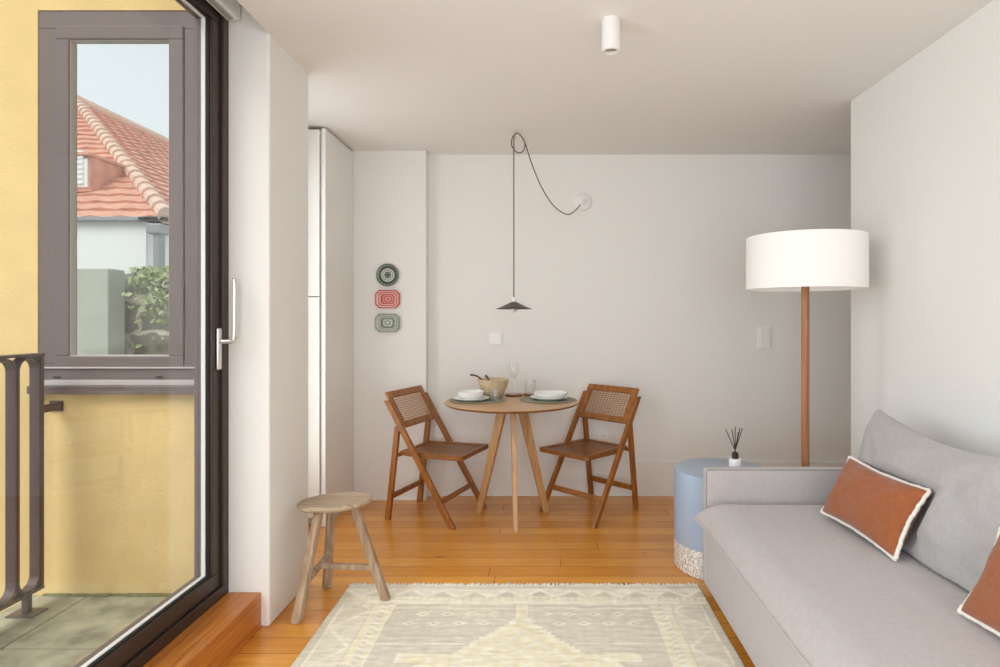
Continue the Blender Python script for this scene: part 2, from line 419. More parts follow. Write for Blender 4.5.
# ------------------------------------------------------------------ balcony door (door_1)
dz0, dz1 = .148, 2.60
def ring_x(bm, x0, x1, y0, y1, z0, z1, w, bev=.003):
    box(bm, x0, x1, y0, y1, z0, z0+w, bev); box(bm, x0, x1, y0, y1, z1-w, z1, bev)
    box(bm, x0, x1, y0, y0+w, z0+w, z1-w, bev); box(bm, x0, x1, y1-w, y1, z0+w, z1-w, bev)
fr = structure('door_1', ring_x_bm := (lambda b: (ring_x(b, -1.405, XD, -1.6, 2.558, dz0, dz1, .045), b)[1])(N()), M['door'])
def sash(y0, y1, nm):
    w_ = .062
    b = N(); ring_x(b, -1.353, XD-.012, y0, y1, dz0+.047, dz1-.047, w_, .004)
    s = link(nm, b, M['door'], fr)
    b = N(); ring_x(b, -1.401, -1.371, y0, y1, dz0+.047, dz1-.047, w_, .003); link('outer_cladding', b, M['winframe'], s)
    b = N(); ring_x(b, -1.3705, -1.3535, y0+.01, y1-.01, dz0+.057, dz1-.057, w_-.004, .002); link('spacer_strip', b, M['gasket'], s)
    b = N(); ring_x(b, -1.352, XD-.022, y0+w_-.002, y1-w_+.002, dz0+.045+w_, dz1-.045-w_, .008, .002); link('glazing_bead', b, M['rubber'], s)
    b = N(); box(b, -1.365, -1.359, y0+w_-.004, y1-w_+.004, dz0+.045+w_, dz1-.045-w_); link('glass_pane', b, M['pane'], s)
    return s
s1 = sash(.30, 2.512, 'sash')
s2 = sash(-1.55, .29, 'sash')
# nickel lever handle
hy = 2.49; hz = 1.165
h = N()
box(h, XD-.012, XD+.001, hy-.015, hy+.015, hz-.085, hz+.085, .006, 3)
ho = link('handle', h, M['chrome'], s1, True)
h = N()
tube(h, [(XD, hy, hz+.03), (XD+.03, hy, hz+.03), (XD+.052, hy-.002, hz+.034), (XD+.058, hy-.004, hz+.06), (XD+.060, hy-.006, hz+.16), (XD+.062, hy-.008, hz+.285)], .0095, 12, sub=4)
link('lever', h, M['chrome'], ho, True)

# roller blind cassette in the ceiling pocket
t = thing('roller_blind', (-1.29, 1.0, 2.53), 'pale grey roller blind box above the balcony door', 'blind')
b = N(); box(b, -1.317, -1.262, YR+.05, 2.545, 2.522, 2.62, .004); link('cassette', b, M['plastic'], t, shift=t.location)
b = N(); box(b, -1.300, -1.278, YR+.08, 2.52, 2.514, 2.524, .003); link('bottom_bar', b, M['grey_metal'], t, shift=t.location)

# ------------------------------------------------------------------ balcony: floor, yellow wall, window, railing
ZB = .10; YW = 2.64
bm = N()
for x0, x1, y0, y1 in ((-1.955,-1.41,2.215,YW),(-1.955,-1.41,1.30,2.207),(-1.955,-1.41,-1.7,1.292),(-2.2,-1.963,1.75,YW),(-2.2,-1.963,-1.7,1.742)):
    box(bm, x0, x1, y0, y1, -.05, ZB, .004)
structure('floor_balcony', bm, M['stone'])
bm = N(); box(bm, -2.17, -1.41, -1.7, YW, -.6, -.05); structure('floor_balcony_slab', bm, M['concrete'])
bm = N()
for i in range(90):
    x = random.uniform(-2.15,-1.45); s = random.uniform(.006,.016); box(bm, x-s*2, x+s*2, YW-.012-random.random()*.012, YW, ZB-.002, ZB+s*.5, .002, 1)
o = link('moss', bm, M['moss']); tag(o, 'thin line of green moss along the foot of the yellow wall', 'moss', kind='stuff')
# wall with the window hole
wx0, wx1, wz0, wz1 = -2.182, -1.475, .99, 2.614
bm = N()
box(bm, -4.2, wx0, YW, YW+.12, -1.2, 4.2); box(bm, wx1, -1.41, YW, YW+.12, -1.2, 4.2)
box(bm, wx0, wx1, YW, YW+.12, -1.2, wz0); box(bm, wx0, wx1, YW, YW+.12, wz1, 4.2)
bmesh.ops.remove_doubles(bm, verts=bm.verts, dist=.0005)
structure('wall_exterior', bm, M['stucco'])
bm = N(); box(bm, -1.62, -1.40, YW+.12, 4.6, 2.62, 4.2); box(bm, -1.44,-1.41,-1.8,YW,2.78,4.2); structure('wall_exterior_upper', bm, M['stucco'])
def ring_y(bm, x0, x1, y0, y1, z0, z1, l, r, bt, tp, bev=.003):
    box(bm, x0, x1, y0, y1, z0, z0+bt, bev); box(bm, x0, x1, y0, y1, z1-tp, z1, bev)
    box(bm, x0, x0+l, y0, y1, z0+bt, z1-tp, bev); box(bm, x1-r, x1, y0, y1, z0+bt, z1-tp, bev)
bm = N(); ring_y(bm, wx0, wx1, YW+.004, YW+.06, wz0+.03, wz1, .078, .078, .072, .078)
wn = structure('window_1', bm, M['winframe'])
bm = N(); ring_y(bm, wx0+.076, wx1-.080, YW-.004, YW+.048, wz0+.080, wz1-.066, .060, .062, .056, .060, .005)
sh = link('window_sash', bm, M['winframe'], wn)
bm = N(); ring_y(bm, wx0+.132, wx1-.138, YW+.004, YW+.040, wz0+.133, wz1-.122, .006, .008, .007, .007, .002)
link('glazing_bead', bm, M['winframe_light'], sh)
bm = N(); box(bm, wx0+.134, wx1-.138, YW+.022, YW+.028, wz0+.134, wz1-.122); link('glass_pane', bm, M['pane'], sh)
bm = N(); box(bm, wx0-.01, wx1+.01, YW-.045, YW+.03, wz0, wz0+.012, .003); box(bm, wx0-.01, wx1+.01, YW-.045, YW-.036, wz0-.022, wz0+.006, .002)
link('window_sill', bm, M['winframe'], wn)
bm = N(); box(bm, wx0, wx1, YW-.006, YW+.03, wz0+.083, wz0+.090, .001); link('sill_edge', bm, M['winframe_light'], wn)
bm = N(); box(bm, wx0, wx1, YW-.004, YW+.03, wz0+.012, wz0+.034, .001); link('sill_flashing', bm, M['winframe_light'], wn)
for x in (-2.10, -1.66):
    bm = N(); box(bm, x-.014, x+.014, YW-.004, YW+.024, wz0+.042, wz0+.049, .002); link('drain_cap', bm, M['rubber'], wn)

# wrought iron railing of long hoops
rx = -2.085; rt = 1.146; rb = .19
rl = thing('balcony_railing', (rx, 2.4, ZB), 'brown wrought iron balcony railing with long rounded hoops', 'railing')
def rpart(nm, b, m=M['iron'], p=None): return link(nm, b, m, p or rl, shift=rl.location if p is None else rl.location)
b = N(); box(b, rx-.024, rx+.024, 0.62, 2.53, rt-.012, rt, .002); rpart('top_rail', b)
b = N(); box(b, rx-.024, rx+.024, 0.62, 2.53, rb-.012, rb, .002); rpart('bottom_rail', b)
b = N(); box(b, rx-.022, rx+.022, 2.518, 2.53, rb, rt-.012, .002); post = rpart('end_post', b)
for z in (.42, .98):
    b = N(); lathe(b, [(0,-.004),(.008,-.003),(.010,0),(.008,.003),(0,.004)], 12, (0,0,0)); bmesh.ops.transform(b, matrix=Matrix.Translation((rx, 2.517, z)) @ Matrix.Rotation(PI/2,4,'X'), verts=b.verts); link('rivet', b, M['iron'], post, True, shift=rl.location)
pitch = .112
def hoop(y0):
    y1 = y0 + pitch - .004; r = (y1-y0)/2; yc = (y0+y1)/2
    out = []; inn = []; th = .008
    for i in range(17):
        a = PI*i/16; out.append((yc + r*math.cos(a), rt-.012-r + r*math.sin(a))); inn.append((yc+(r-th)*math.cos(a), rt-.012-r+(r-th)*math.sin(a)))
    for i in range(17):
        a = PI + PI*i/16; out.append((yc + r*math.cos(a), rb+r + r*math.sin(a))); inn.append((yc+(r-th)*math.cos(a), rb+r+(r-th)*math.sin(a)))
    b = bmesh.new(); n = len(out); R = []
    for x in (rx-.02, rx+.02):
        R.append([[b.verts.new((x, *p)) for p in out], [b.verts.new((x, *p)) for p in inn]])
    for i in range(n):
        j = (i+1) % n
        b.faces.new((R[0][0][i],R[0][0][j],R[1][0][j],R[1][0][i])); b.faces.new((R[0][1][j],R[0][1][i],R[1][1][i],R[1][1][j]))
        b.faces.new((R[0][0][j],R[0][0][i],R[0][1][i],R[0][1][j])); b.faces.new((R[1][0][i],R[1][0][j],R[1][1][j],R[1][1][i]))
    return b
for k in range(16):
    y0 = 2.518 - (k+1)*pitch
    if y0 < .63: break
    hp = rpart('hoop', hoop(y0)); smooth_by_angle(hp)
    if k < 3:
        for z in (.42, .98):
            b = N(); box(b, rx-.006, rx+.006, y0-.006, y0+.004, z-.006, z+.006, .002); link('rivet', b, M['iron'], hp, shift=rl.location)
for y in (2.47, 1.2):
    b = N(); box(b, rx-.012, rx+.012, y-.012, y+.012, ZB+.006, rb-.010, .001); box(b, rx-.055, rx+.055, y-.04, y+.04, ZB, ZB+.007, .002); rpart('foot', b)
b = N(); box(b, rx-.040, rx+.016, YW-.010, YW-.001, .890, .935, .002); box(b, rx-.012, rx+.012, 2.53, YW-.008, .897, .928, .002)
wb = rpart('wall_bracket', b)
b = N(); lathe(b, [(0,-.006),(.007,-.004),(.009,0),(0,.001)], 10); bmesh.ops.transform(b, matrix=Matrix.Translation((rx+.000, YW-.010, .912)) @ Matrix.Rotation(-PI/2,4,'X'), verts=b.verts); link('bolt', b, M['chrome'], wb, shift=rl.location)

# ------------------------------------------------------------------ world beyond: ground; house, stone wall, ivy built in place of the window's reflection
bm = N(); box(bm, -60, -2.25, -20, 60, -1.3, -1.2); structure('ground', bm, M['earth'])
HX, HY, HZ, HW, PT = -5.54, 9.0, 2.74, 5.85, .654       # right front corner, eave height, half width, pitch
house = thing('house', (HX-HW, HY, -1.2), 'white house with hipped red clay tile roof standing in for the reflection in the brown window', 'house')
b = N(); box(b, HX-2*HW+.35, HX-.35, HY+.06, HY+17, -1.2, HZ-.01); link('wall', b, M['house_wall'], house, shift=house.location)
def course(b, A, B, C, D, lift, nrm):
    """tile course: A-B lower edge (lifted), C-D upper edge; scalloped along the lower edge"""
    A, B, C, D = map(Vector, (A,B,C,D)); nrm = Vector(nrm).normalized()
    L = (B-A).length; n = max(2, int(L/.22)); top = []; low = []; und = []
    for i in range(n+1):
        u = i/n; w = .5+.5*math.cos(2*PI*i/2)
        l = A.lerp(B, u) + nrm*(lift*(.55+.45*w)); low.append(b.verts.new(l)); und.append(b.verts.new(A.lerp(B,u) - nrm*.01)); top.append(b.verts.new(D.lerp(C, u)+nrm*lift*.25*w))
    for i in range(n):
        b.faces.new((low[i],low[i+1],top[i+1],top[i])); b.faces.new((und[i],und[i+1],low[i+1],low[i]))
NC = 24
bf = N(); br_ = N(); NC = 24; rise = HW*PT; ridgeY = HY+HW+9
for k in range(NC):
    a, c = k/NC*HW, (k+1)/NC*HW
    za, zc = HZ+a*PT, HZ+c*PT
    course(bf, (HX-2*HW+a,HY+a,za), (HX-a,HY+a,za), (HX-c,HY+c,zc), (HX-2*HW+c,HY+c,zc), .06, (0,-PT,1))
    course(br_, (HX-a,HY+a,za), (HX-a,ridgeY,za), (HX-c,ridgeY,zc), (HX-c,HY+c,zc), .06, (PT,0,1))
link('front_roof_slope', bf, M['rooftile'], house, shift=house.location)
link('side_roof_slope', br_, M['rooftile'], house, shift=house.location)
b = N()
for k in range(26):
    p = Vector((HX-HW*k/26, HY+HW*k/26, HZ+rise*k/26+.05)); q = Vector((HX-HW*(k+1.15)/26, HY+HW*(k+1.15)/26, HZ+rise*(k+1.15)/26+.03))
    tube(b, [p, q], lambda u: .13-.03*u, 10)
for k in range(20):
    tube(b, [(HX-HW, HY+HW+k*.45, HZ+rise+.04), (HX-HW, HY+HW+k*.45+.5, HZ+rise+.03)], .12, 8)
link('ridge_caps', b, M['ridge'], house, shift=house.location)
b = N(); box(b, HX-2*HW, HX, HY-.05, HY+.4, HZ-.03, HZ+.03, .01); box(b, HX-.4, HX, HY-.05, ridgeY, HZ-.03, HZ+.03, .01)
link('eave_gutter', b, M['zinc'], house, shift=house.location)
b = N(); dx0, dx1 = -8.3, -7.22; dy = 9.75; dzb, dzt = 3.30, 3.86
box(b, dx0, dx1, dy, dy+.92, dzb, dzt); dm = link('dormer', b, M['rooftile'], house, shift=house.location)
b = N(); box(b, dx0-.08, dx1+.04, dy-.08, dy+.95, dzt, dzt+.05, .01); link('dormer_roof', b, M['rooftile'], dm, shift=house.location)
b = N()
box(b, dx1-.42, dx1-.03, dy-.03, dy+.02, dzb+.06, dzt-.04, .01)
for k in range(7): box(b, dx1-.38, dx1-.08, dy-.06, dy-.02, dzb+.11+k*.08, dzb+.155+k*.08, .005)
link('louvre_shutter', b, M['plastic'], dm, shift=house.location)
b = N(); px_ = -5.60
box(b, px_-.12, px_+.09, HY-.20, HY+.03, 2.50, HZ-.09, .02); tube(b, [(px_, HY-.09, 2.52), (px_, HY-.09, -1.2)], .075, 12)
link('downpipe', b, M['zinc'], house, shift=house.location)
# stone garden wall and concrete pier
bm = N(); bmesh.ops.create_grid(bm, x_segments=90, y_segments=50, size=.5)
for v in bm.verts:
    x = -8 + (v.co.x+.5)*5.6; z = -1.2 + (v.co.y+.5)*2.93
    sx = .5 + .5*nz((x*2.3, z*3.4, 3)); v.co = (x, 6.0 - .07*abs(nz((x*3, z*4.2, 0))) - .04*sx, z + (.05*nz((x*2,0,5)) if v.co.y > .49 else 0))
g = bmesh.ops.extrude_face_region(bm, geom=bm.faces[:]); bmesh.ops.translate(bm, vec=(0,.4,0), verts=[e for e in g['geom'] if isinstance(e, bmesh.types.BMVert)])
o = structure('wall_garden', bm, M['stonewall'], smooth=True)
bm = N(); box(bm, -4.75, -4.0, 5.62, 5.85, -1.2, 1.745, .01); structure('wall_garden_pier', bm, M['concrete'])
bm = N()
def leaf(b, p, s, mi):
    n = Vector((random.uniform(-1,1), random.uniform(-1.4,-.2), random.uniform(-.2,1.2))).normalized(); a = n.orthogonal().normalized()
    a.rotate(Matrix.Rotation(random.random()*6.28, 3, n)); c = n.cross(a); vs = [b.verts.new(p + a*s*u + c*s*w + n*s*h) for u, w, h in ((-1,0,0),(-.2,.6,.15),(1,0,0),(-.2,-.6,.15))]
    f = b.faces.new(vs); f.material_index = mi
for i in range(1000):
    x = random.triangular(-3.9, -3.0, -3.45); d = max(0, random.gauss(.0,.14))
    z = 1.66 - d*(1.6 if x > -3.8 else .8) + random.uniform(-.03,.10)*(1 if x>-4 else .5)
    leaf(bm, Vector((x, random.uniform(5.62,5.82), z)), random.uniform(.018,.042), random.random() < .5)
o = link('floating_ivy', bm, [M['leaf'], M['leaf2']]); tag(o, 'ivy foliage floating unsupported in front of the top of the old stone wall', 'ivy', kind='stuff')  # loose leaves float just clear of the wall

# ------------------------------------------------------------------ tall cabinet at left
tc_ = thing('tall_cabinet', (-1.44, 3.9, 0), 'tall white built in cabinet with two stacked doors in the left corner', 'cabinet')
def cp(nm, b, m=M['gloss_white'], p=tc_): return link(nm, b, m, p, shift=tc_.location)
b = N(); box(b, -1.515, -1.382, 3.81, 4.345, .06, 2.45, .001); cp('carcass', b)
b = N(); box(b, -1.382, -1.355, 3.79, 4.345, .0, 2.462, .003); cp('side_panel', b)
b = N(); box(b, -1.515, -1.388, 3.775, 3.805, .06, 1.418, .003); cp('lower_door', b)
b = N(); box(b, -1.515, -1.388, 3.775, 3.805, 1.424, 2.45, .003); cp('upper_door', b)
b = N(); box(b, -1.515, -1.385, 3.85, 4.3, 0, .06); cp('plinth', b)

# ------------------------------------------------------------------ dining table
TX, TY, TZ = -.212, 3.95, .757
tb = thing('dining_table', (TX, TY, 0), 'round light oak dining table on three splayed tapered legs', 'table')
b = N(); lathe(b, [(0,.741),(.385,.741),(.425,.750),(.43,.7535),(.427,.7565),(0,.757)], 72); top = link('table_top', b, M['oak_top'], tb); smooth_by_angle(top, 25)
b = N(); lathe(b, [(.0,.731),(.384,.7335),(.415,.7395),(.4308,.7505),(.4300,.7522),(.38,.7408),(0,.7405)], 72); e = link('table_edge', b, M['oak_edge'], tb); smooth_by_angle(e, 25)
for a in (-82, 29, 153):
    r = math.radians(a); d = Vector((math.cos(r), math.sin(r), 0)); s = Vector((-d.y, d.x, 0))
    b = N(); cut_floor_bar(b, d*.252, d*.066 + Vector((0,0,.728)), .028, .038, s, w1=.032, d1=.066, bev=.004)
    link('leg', b, M['oak'], tb)
b = N(); lathe(b, [(0,.708),(.085,.708),(.09,.714),(.09,.731),(0,.731)], 40); link('leg_hub', b, M['oak'], tb)

# ------------------------------------------------------------------ folding chairs
def slope_x(z): return .228 - .458*(z/.757)
def make_chair(label):
    t = thing('dining_chair', (0,0,0), label, 'chair', group='folding cane back chairs at the dining table')
    W = M['chairwood']
    for s in (-1, 1):
        b = N(); cut_floor_bar(b, (slope_x(0), s*.196, 0), (slope_x(.765), s*.196, .765), .021, .042, (0,1,0), bev=.003); link('long_leg', b, W, t)
        b = N(); cut_floor_bar(b, (-.252, s*.168, 0), (-.180, s*.168, .600), .021, .036, (0,1,0), bev=.003); link('rear_leg', b, W, t)
    # seat: frame + panel
    b = N(); prism(b, [(-.172,-.154),(.0,-.180),(.262,-.180),(.280,-.165),(.280,.165),(.262,.180),(.0,.180),(-.172,.154)], 'z', .412, .434, .004)
    seat = link('seat', b, M['chairseat'], t)
    b = N()
    for s in (-1, 1): bar(b, (-.172, s*.142, .4365), (.268, s*.160, .4365), .034, .007, bev=.002)
    bar(b, (.261,-.172,.4365), (.261,.172,.4365), .036, .007, bev=.002)
    bar(b, (-.158,-.142,.4365), (-.158,.142,.4365), .030, .007, bev=.002)
    link('seat_border', b, W, seat)
    b = N(); bar(b, (slope_x(.15),-.19,.15), (slope_x(.15),.19,.15), .016, .034, up=(-.5,0,.86), bev=.002); link('front_stretcher', b, W, t)
    b = N(); bar(b, (-.234,-.16,.146), (-.234,.16,.146), .016, .034, up=(.1,0,1), bev=.002); link('rear_stretcher', b, W, t)
    b = N(); bar(b, (-.190,-.16,.412), (-.190,.16,.412), .018, .022, bev=.002); link('seat_rail', b, W, t)
    # backrest: rails and stiles lying in the leg slope, cane inside
    br = bpy.data.objects.new('backrest', None)
    dn = Vector((-.458/.757, 0, 1)).normalized(); n = Vector((dn.z, 0, -dn.x)); y = Vector((0,1,0))
    O = Vector((slope_x(.70), 0, .70)) + n*.006
    def P(u, v): return O + y*u + dn*v
    b = N(); rail = lambda u0, v0, u1, v1, w: bar(b, P(u0,v0), P(u1,v1), w, .018, up=n, bev=.003)
    # bar() gives w along up x dir
    rail(-.186, .108, .186, .108, .044)
    rail(-.184, -.108, .184, -.108, .040)
    rail(-.167, -.09, -.167, .088, .034); rail(.167, -.09, .167, .088, .034)
    bo = link('backrest', b, W, t)
    b = N()
    for i in range(12):
        v = -.084 + i*.0153; bar(b, P(-.152, v), P(.152, v), .0052, .003, up=n)
    for i in range(14):
        u = -.143 + i*.022; bar(b, P(u, -.09), P(u, .088), .0034, .0034, up=n)
    link('cane_panel', b, M['cane'], bo)
    bpy.data.objects.remove(br)
    return t
def copy_tree(o, parent=None):
    c = o.copy(); COL.objects.link(c); c.parent = parent
    for ch in list(o.children): copy_tree(ch, c)
    return c
c1 = make_chair('folding teak chair with cane back at the left of the round table')
c1.location = (-.705, 4.040, 0); c1.rotation_euler.z = math.radians(-19)
c1.scale = (1, 1.16, 1)
c2 = copy_tree(c1); c2['label'] = 'folding teak chair with cane back at the right of the round table'
c2.location = (.298, 4.096, 0); c2.rotation_euler.z = math.radians(226)

# ------------------------------------------------------------------ on the table
def one(name, b, m, loc, label, cat, group=None, ang=40):
    o = link(name, b, m); o.location = loc; smooth_by_angle(o, ang); return tag(o, label, cat, group)
def placemat_bm():
    b = N(); prof = [(0,0),(.178,0),(.184,.003)]
    prof += [(.184-i*.0092, .0052 if i % 2 else .0040) for i in range(1, 20)] + [(0,.005)]
    return lathe(b, prof, 56)
LM = (-.440, 3.985); RM = (.018, 4.0)
one('placemat', placemat_bm(), M['mat_green'], (*LM, TZ), 'round green woven placemat under the bowl and plate at left', 'placemat', 'placemats on the table')
one('placemat', placemat_bm(), M['mat_green'], (*RM, TZ), 'round green woven placemat under the stacked plates at right', 'placemat', 'placemats on the table')
def plate_bm(r, h): return lathe(N(), [(0,0),(r*.6,0),(r*.66,.002),(r*.97,h-.003),(r,h),(r*.98,h+.002),(r*.66,.007),(r*.55,.005),(0,.005)], 48)
def bowl_bm(r, h): return lathe(N(), [(0,0),(r*.5,0),(r*.54,.004),(r*.80,h*.30),(r*.96,h*.72),(r,h),(r*.98,h+.001),(r*.93,h*.74),(r*.76,h*.36),(r*.5,.012),(0,.010)], 48)
z0 = TZ + .0054
one('plate', plate_bm(.118,.018), M['ceramic'], (LM[0]-.032, LM[1]-.045, z0), 'white dinner plate under a bowl at the left place', 'plate')
one('bowl', bowl_bm(.086,.052), M['ceramic'], (LM[0]-.038, LM[1]-.045, z0+.0052), 'white cereal bowl on a plate at the left place', 'bowl')
one('plate', plate_bm(.126,.020), M['ceramic'], (RM[0]+.012, RM[1]-.02, z0), 'white dinner plate at the bottom of the right hand stack', 'plate')
one('bowl', bowl_bm(.112,.040), M['ceramic'], (RM[0]+.018, RM[1]-.018, z0+.0052), 'wide shallow white bowl on a plate at the right place', 'bowl')
sb = one('salad_bowl', lathe(N(), [(0,0),(.056,0),(.062,.003),(.082,.045),(.101,.10),(.107,.118),(.104,.121),(.100,.115),(.078,.045),(.05,.010),(0,.008)], 56), M['saladbowl'], (-.345, 4.10, TZ+.0054), 'large beige ceramic salad bowl behind the left place setting', 'bowl')
# spoon resting in the bowl
t = thing('salad_spoon', (-.39, 4.10, .80), 'dark salad spoon leaning over the rim of the beige bowl', 'spoon')
b = N(); tube(b, [(-.330,4.085,.796),(-.39,4.093,.850),(-.452,4.103,.900),(-.500,4.108,.910)], lambda u: .0045+.002*u, 8, sub=4); link('handle', b, M['darkwood'], t, True, shift=t.location)
b = N(); lathe(b, [(0,-.008),(.016,-.005),(.023,.004),(.015,.001),(0,-.003)], 20, (-.322,4.083,.791), 1.2, .9); link('scoop', b, M['darkwood'], t, True, shift=t.location)
t = thing('salad_fork', (-.365, 4.12, .80), 'short dark salad fork sticking up out of the beige bowl', 'fork')
b = N(); tube(b, [(-.345,4.140,.800),(-.385,4.150,.880),(-.403,4.154,.902)], lambda u: .005+.004*u, 8, sub=4); link('handle', b, M['darkwood'], t, True, shift=t.location)
b = N()
for i in (-1,0,1): tube(b, [(-.345+i*.006,4.140,.802),(-.335+i*.007,4.136,.786)], .003, 6)
link('tines', b, M['darkwood'], t, True, shift=t.location)
co_bm = lambda r: lathe(N(), [(0,0),(r-.003,0),(r,.003),(r,.007),(r-.003,.010),(0,.010)], 36)
one('coaster', co_bm(.058), M['coaster'], (-.215, 4.215, TZ), 'red brown round coaster under the stemmed wine glass', 'coaster', 'coasters on the table')
one('coaster', co_bm(.050), M['coaster'], (-.103, 4.24, TZ), 'red brown round coaster under the short tumbler', 'coaster', 'coasters on the table')
wg = lathe(N(), [(0,0),(.034,0),(.034,.002),(.008,.006),(.0045,.014),(.004,.095),(.007,.103),(.024,.120),(.036,.145),(.037,.165),(.031,.205),(.028,.222),(.0268,.222),(.0298,.205),(.0355,.165),(.0345,.146),(.022,.1225),(0,.108)], 40)
one('wine_glass', wg, M['drink'], (-.215, 4.215, TZ+.0102), 'clear stemmed wine glass standing at the back of the table', 'glass')
tg = lathe(N(), [(0,0),(.033,0),(.036,.004),(.041,.095),(.0395,.095),(.0345,.010),(0,.009)], 40)
one('tumbler', tg, M['drink'], (-.103, 4.24, TZ+.0102), 'short clear tumbler right of the wine glass', 'glass')
tg = lathe(N(), [(0,0),(.026,0),(.029,.004),(.034,.070),(.0325,.070),(.0275,.008),(0,.007)], 40)
one('tumbler', tg, M['drink_thin'], (-.322, 3.945, TZ+.0054), 'small clear water glass in front of the beige salad bowl', 'glass')

# ------------------------------------------------------------------ pendant lamp with draped cord
PX, PY = -.198, 3.90
pl = thing('pendant_lamp', (PX, PY, H), 'small dark conical pendant lamp on a looped cord over the table', 'lamp')
def pp(nm, b, m, sm=True, p=None): return link(nm, b, m, p or pl, sm, shift=pl.location)
b = N(); lathe(b, [(.016,1.392),(.030,1.386),(.075,1.364),(.110,1.350),(.1135,1.347),(.1135,1.3455),(.108,1.348),(.074,1.3605),(.028,1.381),(.014,1.388)], 56, (PX,PY,0)); sh_ = pp('shade', b, M['darkshade'])
b = N(); lathe(b, [(0,1.380),(.014,1.380),(.014,1.412),(.010,1.420),(.003,1.424),(0,1.424)], 24, (PX,PY,0)); pp('lamp_holder', b, M['plastic'])
b = N(); lathe(b, [(0,1.324),(.014,1.328),(.022,1.340),(.022,1.354),(.013,1.370),(.010,1.379),(0,1.380)], 24, (PX,PY,0)); pp('bulb', b, M['bulb'])
b = N(); tube(b, [(PX,PY,H),(PX,PY,H-.018),(PX+.004,PY,H-.026),(PX+.010,PY,H-.024),(PX+.012,PY,H-.016)], .0022, 8, sub=4); pp('ceiling_hook', b, M['chrome'])
b = N()
path = [(PX,PY,1.42),(PX,PY,1.9),(PX,PY,2.30),(PX+.002,PY-.004,2.43),(PX+.018,PY-.006,2.462),(PX+.045,PY,2.448),(PX+.068,PY+.008,2.41),(PX+.066,PY+.012,2.368),(PX+.042,PY+.012,2.343),(PX+.010,PY+.010,2.352),(PX-.014,PY+.008,2.39),(PX-.010,PY+.006,2.435),(PX+.012,PY+.004,2.464),(PX+.040,PY+.006,2.455),(PX+.072,PY+.012,2.40),
        (-.085,4.05,2.30),(-.02,4.15,2.168),(.056,4.27,2.076),(.142,4.35,2.028),(.198,4.40,2.045),(.245,4.425,2.095),(.268,4.44,2.125)]
tube(b, path, .0036, 8, sub=6); pp('cord', b, M['cordgrey'])
b = N(); lathe(b, [(0,0),(.062,0),(.064,.004),(.062,.012),(.052,.018),(.014,.020),(.010,.030),(0,.030)], 40); bmesh.ops.transform(b, matrix=Matrix.Translation((.272,YB,2.128)) @ Matrix.Rotation(PI/2,4,'X'), verts=b.verts); pp('wall_rose', b, M['plastic'])

# ------------------------------------------------------------------ ceiling spotlight
t = thing('ceiling_spotlight', (.262, 2.44, H), 'small white cylinder spotlight on the ceiling', 'light')
b = N(); lathe(b, [(0,0),(.036,0),(.037,-.003),(.037,-.125),(.034,-.127),(.028,-.127),(.026,-.118),(.026,-.05),(0,-.05)], 40); smooth_by_angle(link('housing', b, M['gloss_white'], t), 40)
b = N(); lathe(b, [(0,-.112),(.025,-.114),(.0258,-.110),(0,-.105)], 32); link('lens', b, M['grey_metal'], t, True)

# ------------------------------------------------------------------ floor lamp
FX, FY = 1.308, 3.085
t = thing('floor_lamp', (FX, FY, 0), 'floor lamp with big white drum shade and slim walnut pole', 'lamp')
b = N(); lathe(b, [(0,0),(.135,0),(.138,.004),(.136,.018),(.03,.024),(0,.024)], 48); smooth_by_angle(link('base', b, M['blackmetal'], t), 40)
b = N(); lathe(b, [(0,.02),(.0195,.02),(.0195,1.50),(0,1.50)], 24); smooth_by_angle(link('pole', b, M['pole'], t), 40)
b = N(); zb, zt = 1.435, 1.697
lathe(b, [(.284,zb),(.2845,zb+.004),(.283,zt-.004),(.282,zt),(.2795,zt),(.280,zt-.006),(.2815,zb+.006),(.2815,zb),(.284,zb)], 72); shd = link('lamp_shade', b, M['shade'], t); smooth_by_angle(shd, 40)
b = N()
for a in range(3): bar(b, (0,0,1.65), (.280*math.cos(a*2.094+.5), .280*math.sin(a*2.094+.5), 1.665), .004, .004)
lathe(b, [(0,1.66),(.02,1.66),(.02,1.67),(0,1.67)], 16); link('shade_carrier', b, M['blackmetal'], shd)
b = N(); lathe(b, [(0,1.50),(.015,1.50),(.015,1.55),(.028,1.585),(.034,1.62),(.022,1.655),(0,1.662)], 24); link('bulb', b, M['bulb'], t, True)

# ------------------------------------------------------------------ blue drum side table + diffuser
SX, SY = .922, 3.205
t = thing('side_table', (SX, SY, 0), 'pale blue drum side table with terrazzo foot behind the sofa arm', 'table')
b = N(); lathe(b, [(0,.138),(.244,.138),(.244,.492),(.240,.502),(.232,.506),(0,.506)], 72); smooth_by_angle(link('body', b, M['bluelac'], t), 35)
b = N(); lathe(b, [(0,.0),(.238,.0),(.243,.005),(.243,.1375),(0,.1375)], 72); smooth_by_angle(link('foot', b, M['terrazzo'], t), 35)
t = thing('reed_diffuser', (.968, 3.125, .5062), 'white reed diffuser bottle on the blue side table', 'diffuser')
b = N(); lathe(b, [(0,0),(.029,0),(.031,.003),(.031,.064),(.028,.069),(.012,.070),(0,.070)], 36); smooth_by_angle(link('bottle', b, M['ceramic'], t), 40)
b = N(); lathe(b, [(0,.070),(.016,.070),(.017,.074),(.016,.096),(.012,.100),(0,.100)], 28); smooth_by_angle(link('collar', b, M['reed'], t), 40)
for dx, dy, hh in ((-.046,.01,.216),(-.020,-.01,.222),(.004,.012,.228),(.022,-.008,.225),(.040,.010,.220),(.012,-.014,.205)):
    b = N(); tube(b, [(-dx*.12,-dy*.12,.098),(dx,dy,hh)], .0022, 6); link('reed', b, M['reed'], t)

